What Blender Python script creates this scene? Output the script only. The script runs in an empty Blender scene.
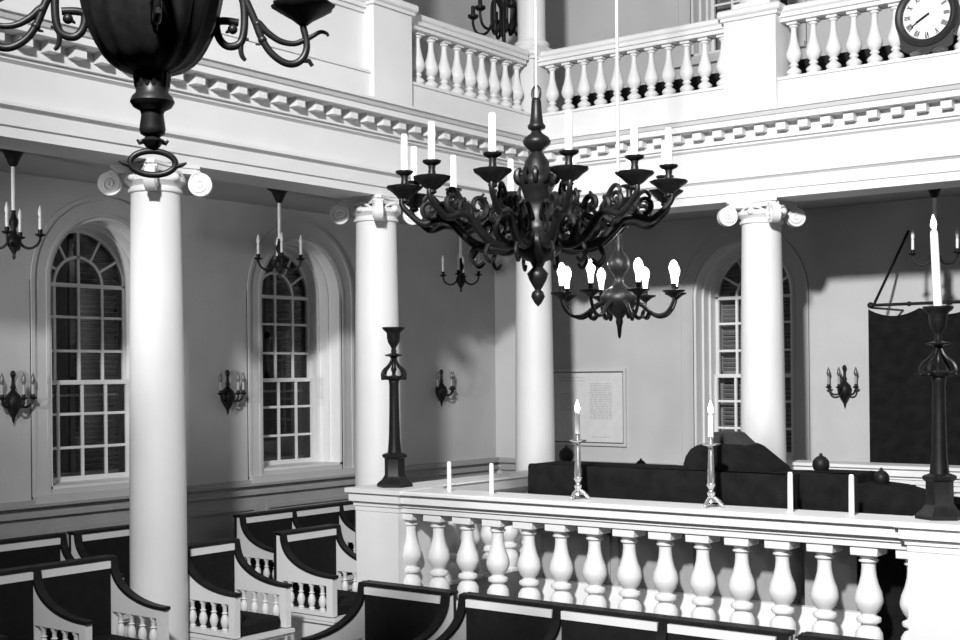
import bpy, math, random
from mathutils import Matrix, Vector
random.seed(4)
S = bpy.context.scene
COL = S.collection
PI = math.pi
EYE = 2.35

# ------------------------------------------------------------------ materials
def mat(name, v, rough=.6, metal=0., spec=.5, var=.0, vscale=6., bump=0., bscale=60., emit=0., coat=0.):
    m = bpy.data.materials.new(name); m.use_nodes = True
    nt = m.node_tree; b = nt.nodes['Principled BSDF']
    b.inputs['Base Color'].default_value = (v, v, v, 1)
    b.inputs['Roughness'].default_value = rough
    b.inputs['Metallic'].default_value = metal
    b.inputs['Specular IOR Level'].default_value = spec
    b.inputs['Coat Weight'].default_value = coat
    tc = nt.nodes.new('ShaderNodeTexCoord')
    if var:
        n = nt.nodes.new('ShaderNodeTexNoise'); n.inputs['Scale'].default_value = vscale
        n.inputs['Detail'].default_value = 5
        r = nt.nodes.new('ShaderNodeValToRGB')
        lo, hi = max(0, v*(1-var)), min(1, v*(1+var))
        r.color_ramp.elements[0].position = .3; r.color_ramp.elements[1].position = .7
        r.color_ramp.elements[0].color = (lo, lo, lo, 1); r.color_ramp.elements[1].color = (hi, hi, hi, 1)
        nt.links.new(tc.outputs['Object'], n.inputs['Vector']); nt.links.new(n.outputs['Fac'], r.inputs['Fac'])
        nt.links.new(r.outputs['Color'], b.inputs['Base Color'])
    if bump:
        n2 = nt.nodes.new('ShaderNodeTexNoise'); n2.inputs['Scale'].default_value = bscale
        bp = nt.nodes.new('ShaderNodeBump'); bp.inputs['Strength'].default_value = bump; bp.inputs['Distance'].default_value = .01
        nt.links.new(tc.outputs['Object'], n2.inputs['Vector']); nt.links.new(n2.outputs['Fac'], bp.inputs['Height'])
        nt.links.new(bp.outputs['Normal'], b.inputs['Normal'])
    if emit:
        b.inputs['Emission Color'].default_value = (1, 1, 1, 1); b.inputs['Emission Strength'].default_value = emit
    return m

WHITE = mat('white_paint', .72, .5, var=.03, vscale=3, bump=.05, bscale=30)
WALLM = mat('grey_plaster', .50, .8, var=.06, vscale=2.5, bump=.12, bscale=45)
DADO = mat('grey_painted_wood', .34, .55, var=.05, vscale=4)
CEILM = mat('ceiling_paint', .40, .8, var=.04)
FLOORM = mat('dark_floorboards', .06, .5, var=.3, vscale=5)
BRONZE = mat('dark_bronze', .009, .42, metal=.0, spec=.28, var=.35, vscale=30)
IRON = mat('dark_iron', .009, .5, spec=.25, var=.3, vscale=25)
BLACKC = mat('dark_cloth', .009, .95, spec=.1, var=.35, vscale=12, bump=.4, bscale=120)
BLACKU = mat('dark_upholstery', .010, .9, spec=.15, var=.2, vscale=20, bump=.3, bscale=160)
BLACKW = mat('dark_varnished_wood', .010, .5, spec=.2, var=.4, vscale=9)
SILVER = mat('pale_silver', .75, .25, metal=.85, var=.1, vscale=40)
WAX = mat('white_wax', .85, .4, var=.02)
PALE = mat('pale_brass', .62, .35, metal=.3)
GREYP = mat('grey_panel_paint', .30, .6, var=.08, vscale=5)
SHUT = mat('shutter_paint', .30, .6, var=.12, vscale=7)
DARKBULB = mat('smoked_bulb', .12, .25, spec=.6)
FLAME = mat('flame_glow', .9, .5, emit=16)
BULB = mat('lit_bulb_glow', .9, .3, emit=6)
PAPER = mat('paper', .62, .8, var=.05, vscale=12)
INK = mat('faded_ink', .40, .9, var=.15, vscale=40)
DIAL = mat('clock_dial', .72, .5, var=.03)
BLACKP = mat('black_paint', .02, .4)

def glass_mat():
    m = bpy.data.materials.new('window_glass'); m.use_nodes = True
    nt = m.node_tree; nt.nodes.clear()
    o = nt.nodes.new('ShaderNodeOutputMaterial'); mx = nt.nodes.new('ShaderNodeMixShader')
    t = nt.nodes.new('ShaderNodeBsdfTransparent'); g = nt.nodes.new('ShaderNodeBsdfGlossy')
    f = nt.nodes.new('ShaderNodeFresnel'); f.inputs['IOR'].default_value = 1.45
    n = nt.nodes.new('ShaderNodeTexNoise'); n.inputs['Scale'].default_value = 5
    bp = nt.nodes.new('ShaderNodeBump'); bp.inputs['Strength'].default_value = .05
    nt.links.new(n.outputs['Fac'], bp.inputs['Height']); nt.links.new(bp.outputs['Normal'], g.inputs['Normal'])
    t.inputs['Color'].default_value = (.86, .86, .86, 1); g.inputs['Roughness'].default_value = .02
    nt.links.new(f.outputs[0], mx.inputs[0]); nt.links.new(t.outputs[0], mx.inputs[1]); nt.links.new(g.outputs[0], mx.inputs[2])
    nt.links.new(mx.outputs[0], o.inputs['Surface'])
    return m
GLASS = glass_mat()

# ------------------------------------------------------------------ mesh builder
class MB:
    def __init__(s): s.v = []; s.f = []
    def add(s, vs, fs, M=None):
        o = len(s.v)
        for p in vs:
            p = Vector(p)
            s.v.append(tuple(M @ p if M else p))
        s.f += [tuple(i+o for i in f) for f in fs]
        return s
    def box(s, x0, x1, y0, y1, z0, z1, M=None, bev=0.):
        if bev:
            b = bev   # chamfered box: 24 verts
            vs, key = [], {}
            for ix, X in ((0, x0), (1, x1)):
                for iy, Y in ((0, y0), (1, y1)):
                    for iz, Z in ((0, z0), (1, z1)):
                        dx, dy, dz = (b if ix == 0 else -b), (b if iy == 0 else -b), (b if iz == 0 else -b)
                        for ax, p in enumerate(((X, Y+dy, Z+dz), (X+dx, Y, Z+dz), (X+dx, Y+dy, Z))):
                            key[(ix, iy, iz, ax)] = len(vs); vs.append(p)
            fs = []
            for a in (0, 1):
                fs.append([key[(a, i, j, 0)] for i, j in ((0, 0), (1, 0), (1, 1), (0, 1))])
                fs.append([key[(i, a, j, 1)] for i, j in ((0, 0), (1, 0), (1, 1), (0, 1))])
                fs.append([key[(i, j, a, 2)] for i, j in ((0, 0), (1, 0), (1, 1), (0, 1))])
            for a in (0, 1):
                for c in (0, 1):
                    fs.append([key[(0, a, c, 1)], key[(1, a, c, 1)], key[(1, a, c, 2)], key[(0, a, c, 2)]])
                    fs.append([key[(a, 0, c, 0)], key[(a, 1, c, 0)], key[(a, 1, c, 2)], key[(a, 0, c, 2)]])
                    fs.append([key[(a, c, 0, 0)], key[(a, c, 1, 0)], key[(a, c, 1, 1)], key[(a, c, 0, 1)]])
            for a in (0, 1):
                for c in (0, 1):
                    for d in (0, 1):
                        fs.append([key[(a, c, d, k)] for k in range(3)])
            return s.add(vs, fs, M)
        vs = [(x, y, z) for x in (x0, x1) for y in (y0, y1) for z in (z0, z1)]
        fs = [(0, 1, 3, 2), (4, 6, 7, 5), (0, 4, 5, 1), (2, 3, 7, 6), (0, 2, 6, 4), (1, 5, 7, 3)]
        return s.add(vs, fs, M)
    def lathe(s, prof, n=24, c=(0, 0, 0), M=None, lobes=0, amp=0., ph=0.):
        vs, fs = [], []
        for r, z in prof:
            for i in range(n):
                a = 2*PI*i/n + ph
                k = 1 + (amp*abs(math.sin(lobes*a/2)) - amp*.5 if lobes else 0)
                vs.append((c[0]+r*k*math.cos(a), c[1]+r*k*math.sin(a), c[2]+z))
        m = len(prof)
        for j in range(m-1):
            for i in range(n):
                i2 = (i+1) % n
                fs.append((j*n+i, j*n+i2, (j+1)*n+i2, (j+1)*n+i))
        fs.append(tuple(range(n))[::-1]); fs.append(tuple((m-1)*n+i for i in range(n)))
        return s.add(vs, fs, M)
    def tube(s, pts, r, n=8, M=None, flat=1.):
        pts = [Vector(p) for p in pts]; k = len(pts)
        rs = list(r) if isinstance(r, (list, tuple)) else [r]*k
        if 4 <= k <= 16:    # smooth the path through its points
            P2, R2 = [], []
            for i in range(k-1):
                p0, p1, p2, p3 = pts[max(i-1, 0)], pts[i], pts[i+1], pts[min(i+2, k-1)]
                for q in range(4):
                    t = q/4
                    P2.append(.5*((2*p1)+(p2-p0)*t+(2*p0-5*p1+4*p2-p3)*t*t+(3*p1-p0-3*p2+p3)*t**3)); R2.append(rs[i]+(rs[i+1]-rs[i])*t)
            P2.append(pts[-1]); R2.append(rs[-1]); pts, rs, k = P2, R2, len(P2)
        vs, fs = [], []
        up = None
        for i, p in enumerate(pts):
            t = (pts[min(i+1, k-1)] - pts[max(i-1, 0)]).normalized()
            if up is None:
                up = Vector((0, 0, 1)) if abs(t.z) < .9 else Vector((1, 0, 0))
            a = t.cross(up)
            if a.length < 1e-5: a = t.orthogonal()
            a.normalize(); up = a.cross(t).normalized()
            for j in range(n):
                q = 2*PI*j/n
                vs.append(p + a*(rs[i]*math.cos(q)*flat) + up*(rs[i]*math.sin(q)))
        for i in range(k-1):
            for j in range(n):
                j2 = (j+1) % n
                fs.append((i*n+j, i*n+j2, (i+1)*n+j2, (i+1)*n+j))
        fs.append(tuple(range(n))[::-1]); fs.append(tuple((k-1)*n+j for j in range(n)))
        return s.add(vs, fs, M)
    def prism(s, poly, a, b, plane='xz', M=None, nolast=False):
        """extrude a 2-D polygon; plane 'xz' -> extruded along y, 'yz' -> along x, 'xy' -> along z"""
        def p3(u, v, w):
            return (u, w, v) if plane == 'xz' else ((w, u, v) if plane == 'yz' else (u, v, w))
        n = len(poly)
        vs = [p3(u, v, a) for u, v in poly] + [p3(u, v, b) for u, v in poly]
        fs = [(i, (i+1) % n, n+(i+1) % n, n+i) for i in range(n)]
        fs += [tuple(range(n))[::-1], tuple(range(n, 2*n))]
        return s.add(vs, fs, M)
    def ball(s, c, r, n=16, sq=1., M=None):
        prof = [(r*max(.02, math.sin(PI*i/10)), -r*sq*math.cos(PI*i/10)) for i in range(11)]
        return s.lathe(prof, n, c, M)
    def mesh(s, name, m, smooth=40):
        me = bpy.data.meshes.new(name); me.from_pydata(s.v, [], s.f)
        me.validate(); 
        import bmesh
        bm = bmesh.new(); bm.from_mesh(me); bmesh.ops.recalc_face_normals(bm, faces=bm.faces); bm.to_mesh(me); bm.free()
        me.materials.append(m)
        if smooth:
            for p in me.polygons: p.use_smooth = True
            me.set_sharp_from_angle(angle=math.radians(smooth))
        return me
    def build(s, name, m, parent=None, smooth=40, loc=None):
        return link(name, s.mesh(name, m, smooth), parent, loc)

def link(name, me, parent=None, loc=None, rz=0):
    o = bpy.data.objects.new(name, me); COL.objects.link(o)
    if parent: o.parent = parent
    if loc: o.location = loc
    if rz: o.rotation_euler.z = rz
    return o
def tag(o, label, cat, group=None, kind=None):
    o['label'] = label; o['category'] = cat
    if group: o['group'] = group
    if kind: o['kind'] = kind
    return o
def thing(name, label, cat, loc=(0, 0, 0), rz=0, group=None, kind=None):
    o = link(name, None, None, loc, rz)
    o.empty_display_size = .1
    return tag(o, label, cat, group, kind)
def struct(o):
    o['kind'] = 'structure'; return o
def kids(o): return [c for c in bpy.data.objects if c.parent == o]
def dup(root, loc, rz=None, label=None, group=None):
    r = root.copy(); COL.objects.link(r); r.location = loc
    if rz is not None: r.rotation_euler.z = rz
    if label: r['label'] = label
    if group: r['group'] = group
    for ch in kids(root):
        c = ch.copy(); COL.objects.link(c); c.parent = r
        for g in kids(ch):
            d = g.copy(); COL.objects.link(d); d.parent = c
    return r
def RZ(a): return Matrix.Rotation(a, 4, 'Z')
def T(x, y, z): return Matrix.Translation((x, y, z))

# ------------------------------------------------------------------ key dimensions
XC, YC = -6.4, 9.217            # column axes: left row x, end row y
SP = 2.017
WX, EY = -8.05, 10.886          # left wall, end wall
RD = .32                        # depth of the window reveals
CEIL_LOW = EYE + 1.43           # ceiling under the gallery
TOPZ = 8.6
WIN_L = [6.05, 8.085]; WIN_E = [-5.27]
ZS, ZSILL, HW = 3.05, 1.565, .49      # spring line, sill, half width of opening

# ------------------------------------------------------------------ room shell
struct(MB().box(-8.6, 6, -5, 11.5, -.2, 0).build('floor', FLOORM, smooth=0))
struct(MB().box(-8.6, 6, -5, 11.5, TOPZ, TOPZ+.2).build('ceiling', WHITE, smooth=0))

def wall(name, axis, pos, out, u0, u1, opens, z0=0., z1=TOPZ, th=.5):
    """solid wall with arched openings; axis 'x': plane x=pos running along y"""
    mb = MB()
    def P(u, z, d):
        w = pos + out*d
        return (w, u, z) if axis == 'x' else (u, w, z)
    for d in (0, th):
        us = u0
        for (c, hw, sill, spring) in sorted(opens):
            def quad(a, b, za, zb):
                mb.add([P(a, za, d), P(b, za, d), P(b, zb, d), P(a, zb, d)], [(0, 1, 2, 3)])
            if c not in [o[0] for o in sorted(opens) if o[0] < c]: pass
        # columns of wall between openings grouped by centre
        cs = sorted(set((o[0], o[1]) for o in opens))
        for c, hw in cs:
            mb.add([P(us, z0, d), P(c-hw, z0, d), P(c-hw, z1, d), P(us, z1, d)], [(0, 1, 2, 3)])
            zz = z0
            for o in sorted([o for o in opens if o[0] == c], key=lambda q: q[2]):
                mb.add([P(c-hw, zz, d), P(c+hw, zz, d), P(c+hw, o[2], d), P(c-hw, o[2], d)], [(0, 1, 2, 3)])
                top = o[3] + hw + .05
                N = 24
                for i in range(N):
                    a, b = PI - PI*i/N, PI - PI*(i+1)/N
                    ua, ub = c+hw*math.cos(a), c+hw*math.cos(b)
                    mb.add([P(ua, o[3]+hw*math.sin(a), d), P(ub, o[3]+hw*math.sin(b), d), P(ub, top, d), P(ua, top, d)], [(0, 1, 2, 3)])
                zz = top
            mb.add([P(c-hw, zz, d), P(c+hw, zz, d), P(c+hw, z1, d), P(c-hw, z1, d)], [(0, 1, 2, 3)])
            us = c+hw
        mb.add([P(us, z0, d), P(u1, z0, d), P(u1, z1, d), P(us, z1, d)], [(0, 1, 2, 3)])
    for u in (u0, u1):
        mb.add([P(u, z0, 0), P(u, z0, th), P(u, z1, th), P(u, z1, 0)], [(0, 1, 2, 3)])
    return struct(mb.build(name, WALLM, smooth=0))
UP = 3.72          # upper windows sit this much higher
opens_l = [(c, HW, ZSILL, ZS) for c in WIN_L]
opens_e = [(c, HW, ZSILL, ZS) for c in WIN_E] + [(c, HW, ZSILL+UP, ZS+UP) for c in WIN_E]
wall('wall_left', 'x', WX, -1, -5, 11.38, opens_l)
wall('wall_end', 'y', EY, 1, -8.54, 6, opens_e)

def window(name, axis, pos, out, c, dz=0., seed=0, leaves=None):
    """white lined opening, two sashes with glazing bars under a fan light, louvred shutters outside"""
    def B(mb, u0, u1, d0, d1, z0, z1):
        a, b = sorted((pos+out*d0, pos+out*d1))
        if axis == 'x': mb.box(a, b, c+u0, c+u1, z0+dz, z1+dz)
        else: mb.box(c+u0, c+u1, a, b, z0+dz, z1+dz)
    def P(u, z, d):
        w = pos+out*d
        return (w, c+u, z+dz) if axis == 'x' else (c+u, w, z+dz)
    def arcstrip(mb, r0, r1, d0, d1, a0=0., a1=PI, N=24, cz=ZS):
        for i in range(N):
            p, q = a0+(a1-a0)*i/N, a0+(a1-a0)*(i+1)/N
            vs = [P(r*math.cos(t), cz+r*math.sin(t), d) for t in (p, q) for r in (r0, r1) for d in (d0, d1)]
            mb.add(vs, [(0, 1, 3, 2), (4, 6, 7, 5), (0, 4, 5, 1), (2, 3, 7, 6), (0, 2, 6, 4), (1, 5, 7, 3)])
    root = struct(link(name, None)); root['label'] = 'round-headed sash window with fan light and louvred shutters'
    # reveal lining
    mb = MB(); t = .025
    B(mb, -HW-.0, -HW+t, .0, RD+.08, ZSILL, ZS); B(mb, HW-t, HW, .0, RD+.08, ZSILL, ZS)
    arcstrip(mb, HW-t, HW, .0, RD+.08)
    B(mb, -HW, HW, 0, RD+.08, ZSILL, ZSILL+.02)
    # stepped stop beads
    for k, (w, d) in enumerate(((.045, .12), (.065, .22))):
        B(mb, -HW+.01, -HW+w, d, RD+.05, ZSILL, ZS); B(mb, HW-w, HW-.01, d, RD+.05, ZSILL, ZS); arcstrip(mb, HW-w, HW-.01, d, RD+.05)
    mb.build('reveal', WHITE, root, smooth=30)
    # casing on the wall face, grey like the wall
    mb = MB()
    for r0, r1, d in ((HW, HW+.15, -.010), (HW+.12, HW+.15, -.018), (HW, HW+.025, -.016)):
        B(mb, -r1, -r0, d, .01, ZSILL-.06, ZS); B(mb, r0, r1, d, .01, ZSILL-.06, ZS); arcstrip(mb, r0, r1, d, .01)
    B(mb, -HW-.15, HW+.15, -.06, .02, ZSILL-.09, ZSILL-.04); 
    mb.build('casing', WALLM, root, smooth=30)
    # sashes
    h = HW-.065; w = 2*h/4; d0, d1 = RD, RD+.035
    zm = (ZS+ZSILL+.02)/2 + .0
    def bars(mb, z0, z1, d0, d1, rows, st=.03):
        B(mb, -h, -h+st, d0, d1, z0, z1); B(mb, h-st, h, d0, d1, z0, z1)
        B(mb, -h+st, h-st, d0, d1, z0, z0+st*1.2); B(mb, -h+st, h-st, d0, d1, z1-st, z1)
        for i in range(1, 4): B(mb, -h+i*w-.011, -h+i*w+.011, d0+.004, d1-.004, z0, z1)
        for j in range(1, rows):
            z = z0+(z1-z0)*j/rows
            B(mb, -h+st, h-st, d0+.006, d1-.006, z-.01, z+.01)
    up = MB(); bars(up, zm-.015, ZS+.015, d0, d1, 3)
    up_o = up.build('upper_sash', WHITE, root, smooth=0)
    MB().add([P(-h, zm, d0+.018), P(h, zm, d0+.018), P(h, ZS, d0+.018), P(-h, ZS, d0+.018)], [(0, 1, 2, 3)]).build('pane', GLASS, up_o, 0)
    lo = MB(); bars(lo, ZSILL+.02, zm+.018, d0-.036, d1-.036, 3)
    lo_o = lo.build('lower_sash', WHITE, root, smooth=0)
    MB().add([P(-h, ZSILL+.03, d0-.018), P(h, ZSILL+.03, d0-.018), P(h, zm, d0-.018), P(-h, zm, d0-.018)], [(0, 1, 2, 3)]).build('pane', GLASS, lo_o, 0)
    fan = MB(); arcstrip(fan, h-.028, h, d0, d1); arcstrip(fan, w-.011, w+.011, d0+.004, d1-.004)
    B(fan, -.011, .011, d0+.004, d1-.004, ZS, ZS+h)
    for a in (30, 60, 120, 150):
        a = math.radians(a); ca, sa = math.cos(a), math.sin(a)
        pts = [(w*ca, ZS+w*sa), (h*ca, ZS+h*sa)]; q = .009
        for k in (0,):
            vs = []
            for (u, z) in pts:
                for s_ in (-q, q):
                    for d in (d0+.006, d1-.006): vs.append(P(u-s_*sa, z+s_*ca, d))
            fan.add(vs, [(0, 1, 3, 2), (4, 6, 7, 5), (0, 4, 5, 1), (2, 3, 7, 6), (0, 2, 6, 4), (1, 5, 7, 3)])
    fan_o = fan.build('fan_light', WHITE, root, smooth=30)
    N = 16
    MB().add([P(h*math.cos(PI*i/N), ZS+h*math.sin(PI*i/N), d0+.018) for i in range(N+1)], [tuple(range(N+1))]).build('pane', GLASS, fan_o, 0)
    # louvred shutters (two leaves) outside
    rng = random.Random(seed)
    for (ua, ub, zlo) in (leaves or ((-h-.03, -.008, ZSILL), (.008, h+.03, ZSILL))):
        sh = MB(); dS = RD+.12
        B(sh, ua, ua+.04, dS, dS+.03, zlo, ZS+h); B(sh, ub-.04, ub, dS, dS+.03, zlo, ZS+h)
        z = zlo+.05
        for zr in (zlo, (zlo+ZS)/2, ZS+h-.06): B(sh, ua, ub, dS, dS+.03, zr, zr+.06)
        while z < ZS+h-.08:
            tilt = .028 + rng.uniform(-.004, .004)
            vs = []
            for u in (ua+.03, ub-.03):
                for dd, zz in ((0, tilt), (.035, 0), (.035, .007), (0, tilt+.007)): vs.append(P(u, z+zz, dS+dd-.003))
            sh.add(vs, [(0, 1, 2, 3), (7, 6, 5, 4), (0, 4, 5, 1), (1, 5, 6, 2), (2, 6, 7, 3), (3, 7, 4, 0)])
            z += .042
        sh.build('shutter', SHUT, root, smooth=0)
    if leaves:  # white bars stand in for bright slivers of reflected light
        for z0_, z1_ in ((1.615, 1.64), (2.215, 2.232)):
            ob = MB(); B(ob, -h+.0, h-.03, RD+.06, RD+.08, z0_, z1_); ob.build('glint_bar', WHITE, root, 0)
    return root
window('window_1', 'x', WX, -1, WIN_L[0], 0, 1, ((.0, HW-.02, ZSILL),))
window('window_2', 'x', WX, -1, WIN_L[1], 0, 2, ((.0, HW-.02, 2.33),))
window('window_3', 'y', EY, 1, WIN_E[0], 0, 3)
window('window_4', 'y', EY, 1, WIN_E[0], UP, 4)

# ceilings / floors of the galleries
mb = MB(); mb.box(WX, XC-.15, -5, EY, CEIL_LOW, CEIL_LOW+.35); mb.box(XC-.15, 6, YC+.15, EY, CEIL_LOW, CEIL_LOW+.35)
o = struct(mb.build('ceiling_gallery', CEILM, smooth=0))

# wainscot: chair rail, dado panels, baseboard
def wains(name, axis, pos, inn, u0, u1, panels):
    mb = MB()
    def B(a, b, d, z0, z1):
        p, q = sorted((pos-inn*.0, pos+inn*d))
        if axis == 'x': mb.box(p, q, a, b, z0, z1)
        else: mb.box(a, b, p, q, z0, z1)
    for d, z0, z1 in ((.012, 0, 1.38), (.05, 1.475, 1.50), (.075, 1.455, 1.475), (.03, 1.405, 1.455), (.045, 1.38, 1.405), (.03, 0, .5)):
        B(u0, u1, d, z0, z1)
    for a, b in panels:
        B(a, b, .03, 1.255, 1.29); B(a, b, .03, .60, .63); B(a, a+.03, .03, .63, 1.255); B(b-.03, b, .03, .63, 1.255)
    return struct(mb.build(name, DADO, smooth=0))
pl = []
for c in (4.08, 6.12, 8.16): pl += [(c-.53, c+.53), (c+.66, c+1.4)]
pl[-1] = (8.83, 10.3)
wains('trim_1', 'x', WX, 1, -5, EY, pl)
pe = [(-7.7, -6.05), (-5.86, -4.76), (-4.6, -3.9)]
wains('trim_2', 'y', EY, -1, WX+.08, 6, pe)

# ------------------------------------------------------------------ entablature round the nave
ent = [(-.17, 1.2935), (.17, 1.2935), (.17, 1.352), (.186, 1.356), (.186, 1.438), (.205, 1.452), (.22, 1.456), (.22, 1.474), (.17, 1.480),
       (.17, 1.690), (.20, 1.705), (.20, 1.722), (.225, 1.724), (.225, 1.826), (.35, 1.828), (.35, 1.868), (.365, 1.872), (.385, 1.898), (.40, 1.90), (.40, 1.918),
       (.12, 1.924), (-.17, 1.924)]
# left run: along y, front faces +x; mitred into the end run, front faces -y
def ent_left():
    mb = MB(); n = len(ent); vs = []
    for far in (0, 1):
        for e, h in ent: vs.append((XC+e, (YC-e) if far else -5., EYE+h))
    mb.add(vs, [(i, (i+1) % n, n+(i+1) % n, n+i) for i in range(n)] + [tuple(range(n))[::-1]])
    k = YC-.36
    while k > -1:
        mb.box(XC+.22, XC+.30, k-.037, k+.037, EYE+1.768, EYE+1.827); k -= .17
    return mb
def ent_end():
    mb = MB(); n = len(ent); vs = []
    for far in (0, 1):
        for e, h in ent: vs.append((6. if far else XC+e, YC-e, EYE+h))
    mb.add(vs, [(i, (i+1) % n, n+(i+1) % n, n+i) for i in range(n)] + [tuple(range(n, 2*n))])
    k = XC+.36
    while k < 2:
        mb.box(k-.037, k+.037, YC-.30, YC-.22, EYE+1.768, EYE+1.827); k += .17
    return mb
struct(ent_left().build('trim_3', WHITE, smooth=20)); struct(ent_end().build('trim_4', WHITE, smooth=20))

# ------------------------------------------------------------------ columns with diagonal ionic capitals
def capital_mesh(r):
    mb = MB()
    mb.lathe([(r, 0), (r, .015), (r+.014, .02), (r+.017, .03), (r+.014, .04), (r+.004, .045), (r+.004, .055), (r+.02, .07), (r+.035, .085), (r+.035, .11), (r, .125)], 32)
    z0 = .115
    # abacus with concave sides
    A = .225; pts = []
    for k in range(4):
        a0 = k*PI/2 + PI/4
        c0 = Vector((A*math.cos(a0), A*math.sin(a0)))*1.28; c1 = Vector((A*math.cos(a0+PI/2), A*math.sin(a0+PI/2)))*1.28
        t = (c1-c0).normalized()*.03
        for q in (0, .2, .4, .6, .8, 1):
            p = (c0+t).lerp(c1-t, q); n = p.normalized()
            pts.append(tuple(p - n*(.045*math.sin(PI*q))))
    mb.prism(pts, z0+.055, z0+.075, 'xy')
    mb.prism([(x*.94, y*.94) for x, y in pts], z0+.02, z0+.055, 'xy')
    for k in range(4):
        a = PI/4 + k*PI/2
        M = RZ(a)
        # scroll: spiral tube in the diagonal plane plus a disc behind it
        cx, cz = .268, z0-.04
        disc = [(.072*math.cos(2*PI*i/20), .072*math.sin(2*PI*i/20)) for i in range(20)]
        mb.prism([(cx+u, cz+v) for u, v in disc], -.03, .03, 'xz', M)
        for s_ in (-1, 1):
            sp = []
            for i in range(40):
                th = PI/2 + i*.33; rr = .076*math.exp(-.075*i*.9) + .004
                sp.append((cx+rr*math.cos(th)*1., s_*.032, cz+rr*math.sin(th)))
            mb.tube(sp, .008, 5, M)
        mb.tube([(.10, 0, z0+.02), (.17, 0, z0+.035), (.22, 0, z0+.036), (cx, 0, cz+.06)], [.02, .024, .024, .022], 8, M, flat=1.6)
    for k in range(4):   # rosette / egg in the middle of each face
        M = RZ(k*PI/2)
        mb.ball((r+.03, 0, z0-.01), .03, 10, .9, M)
        for s_ in (-1, 1):
            mb.tube([(r+.03, 0, z0+.03), (r+.025, s_*.05, z0+.02), (r, s_*.1, z0-.01)], [.014, .012, .006], 6, M)
    return mb.mesh('capital', WHITE, 35)
capm = capital_mesh(.148)
RB, RT = .172, .148
capz = EYE+1.2935-.19
shaft = []
for i in range(25):
    t = i/24; shaft.append((RB - (RB-RT)*max(0, (t-.25)/.75)**1.6, .42 + (capz-.42)*t))
bm_ = MB().lathe(shaft, 40)
shm = bm_.mesh('shaft', WHITE, 40)
basem = MB().lathe([(.176, .0), (.176, .36), (.18, .37), (.18, .40), (.173, .42)], 32).mesh('column_base', WHITE, 35)
cols = [(XC, YC-3*SP, 'white ionic column left of the picture, beside the nearest stalls'),
        (XC, YC-2*SP, 'thick white ionic column nearest the camera, in front of the left window'),
        (XC, YC-SP, 'white ionic column right behind the tall dark candlestick on the left corner post'),
        (XC, YC, 'white ionic column at the inner corner of the room under the gallery corner'),
        (XC+2.1055, YC, 'white ionic column standing in front of the end wall window'),
        (XC+4.211, YC, 'white ionic column right of the hanging dark curtain')]
for x, y, lab in cols[1:5]:
    t = thing('column', lab, 'column', (x, y, 0), group='white ionic columns carrying the gallery', kind='thing')
    link('column_base', basem, t); link('shaft', shm, t); link('capital', capm, t, (0, 0, capz))

# ------------------------------------------------------------------ gallery balustrade
GZ = EYE
gb = MB()
gb.box(-.04, .04, -.04, .04, 0, .025).lathe([(.038, .025), (.054, .042), (.056, .055), (.042, .07), (.022, .085), (.034, .096), (.034, .105), (.024, .114),
        (.040, .13), (.056, .16), (.058, .18), (.050, .21), (.034, .26), (.024, .31), (.02, .36), (.022, .375), (.034, .385), (.034, .395), (.026, .4)], 14)
gb.box(-.04, .04, -.04, .04, .4, .42)
gbal = gb.mesh('baluster', WHITE, 40)
H0, H1, H2 = EYE+2.18, EYE+2.60, EYE+2.71
def gal_run(root, axis, pos, segs, peds, u0, u1, solid=()):
    """pos = axis line; faces toward the nave"""
    def B(mb, ua, ub, w0, w1, z0, z1, bev=0):
        if axis == 'x': mb.box(pos+w0, pos+w1, ua, ub, z0, z1, bev=bev)
        else: mb.box(ua, ub, pos-w1, pos-w0, z0, z1, bev=bev)
    mb = MB(); B(mb, u0, u1, -.11, .11, EYE+1.92, H0-.02); B(mb, u0, u1, -.11, .125, H0-.02, H0)
    mb.build('plinth', WHITE, root, 0)
    mb = MB(); B(mb, u0, u1, -.07, .07, H1, H1+.03); B(mb, u0, u1, -.09, .09, H1+.03, H1+.06); B(mb, u0, u1, -.105, .105, H1+.06, H2, .012)
    mb.build('handrail', WHITE, root, 0)
    for c, hw in peds:
        mb = MB(); B(mb, c-hw, c+hw, -.15, .15, EYE+1.93, H1+.05)
        B(mb, c-hw-.02, c+hw+.02, -.17, .17, H1+.05, H1+.075); B(mb, c-hw-.045, c+hw+.045, -.19, .19, H1+.075, H2+.02, .012)
        mb.build('pedestal', WHITE, root, 0)
    for a, b in solid:  # plain white panels stand in for runs washed out by light
        mb = MB(); B(mb, a, b, -.05, .05, H0, H1); mb.build('washed_out_panel', WHITE, root, 0)
    for a, b in segs:
        n = round((b-a)/.155)
        for i in range(n):
            u = a + (i+.5)*(b-a)/n
            link('baluster', gbal, root, (pos, u, H0) if axis == 'x' else (u, pos, H0))
gx, gy = XC+.03, YC-.03
r1 = thing('gallery_balustrade', 'white gallery balustrade over the left side of the room behind the chandeliers', 'balustrade')
gal_run(r1, 'x', gx, [(YC-SP+.21, gy-.16)], [(YC-2*SP, .21), (YC-SP, .21)], -1, gy-.195, [(-1, YC-2*SP-.21), (YC-2*SP+.21, YC-SP-.21)])
r2 = thing('gallery_balustrade', 'white gallery balustrade above the end wall, carrying the round clock', 'balustrade')
gal_run(r2, 'y', gy, [(gx+.12, XC+2.1055-.21), (XC+2.1055+.21, XC+4.211-.21)], [(gx, .11), (XC+2.1055, .21), (XC+4.211, .21)], gx+.11, 1.)
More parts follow.
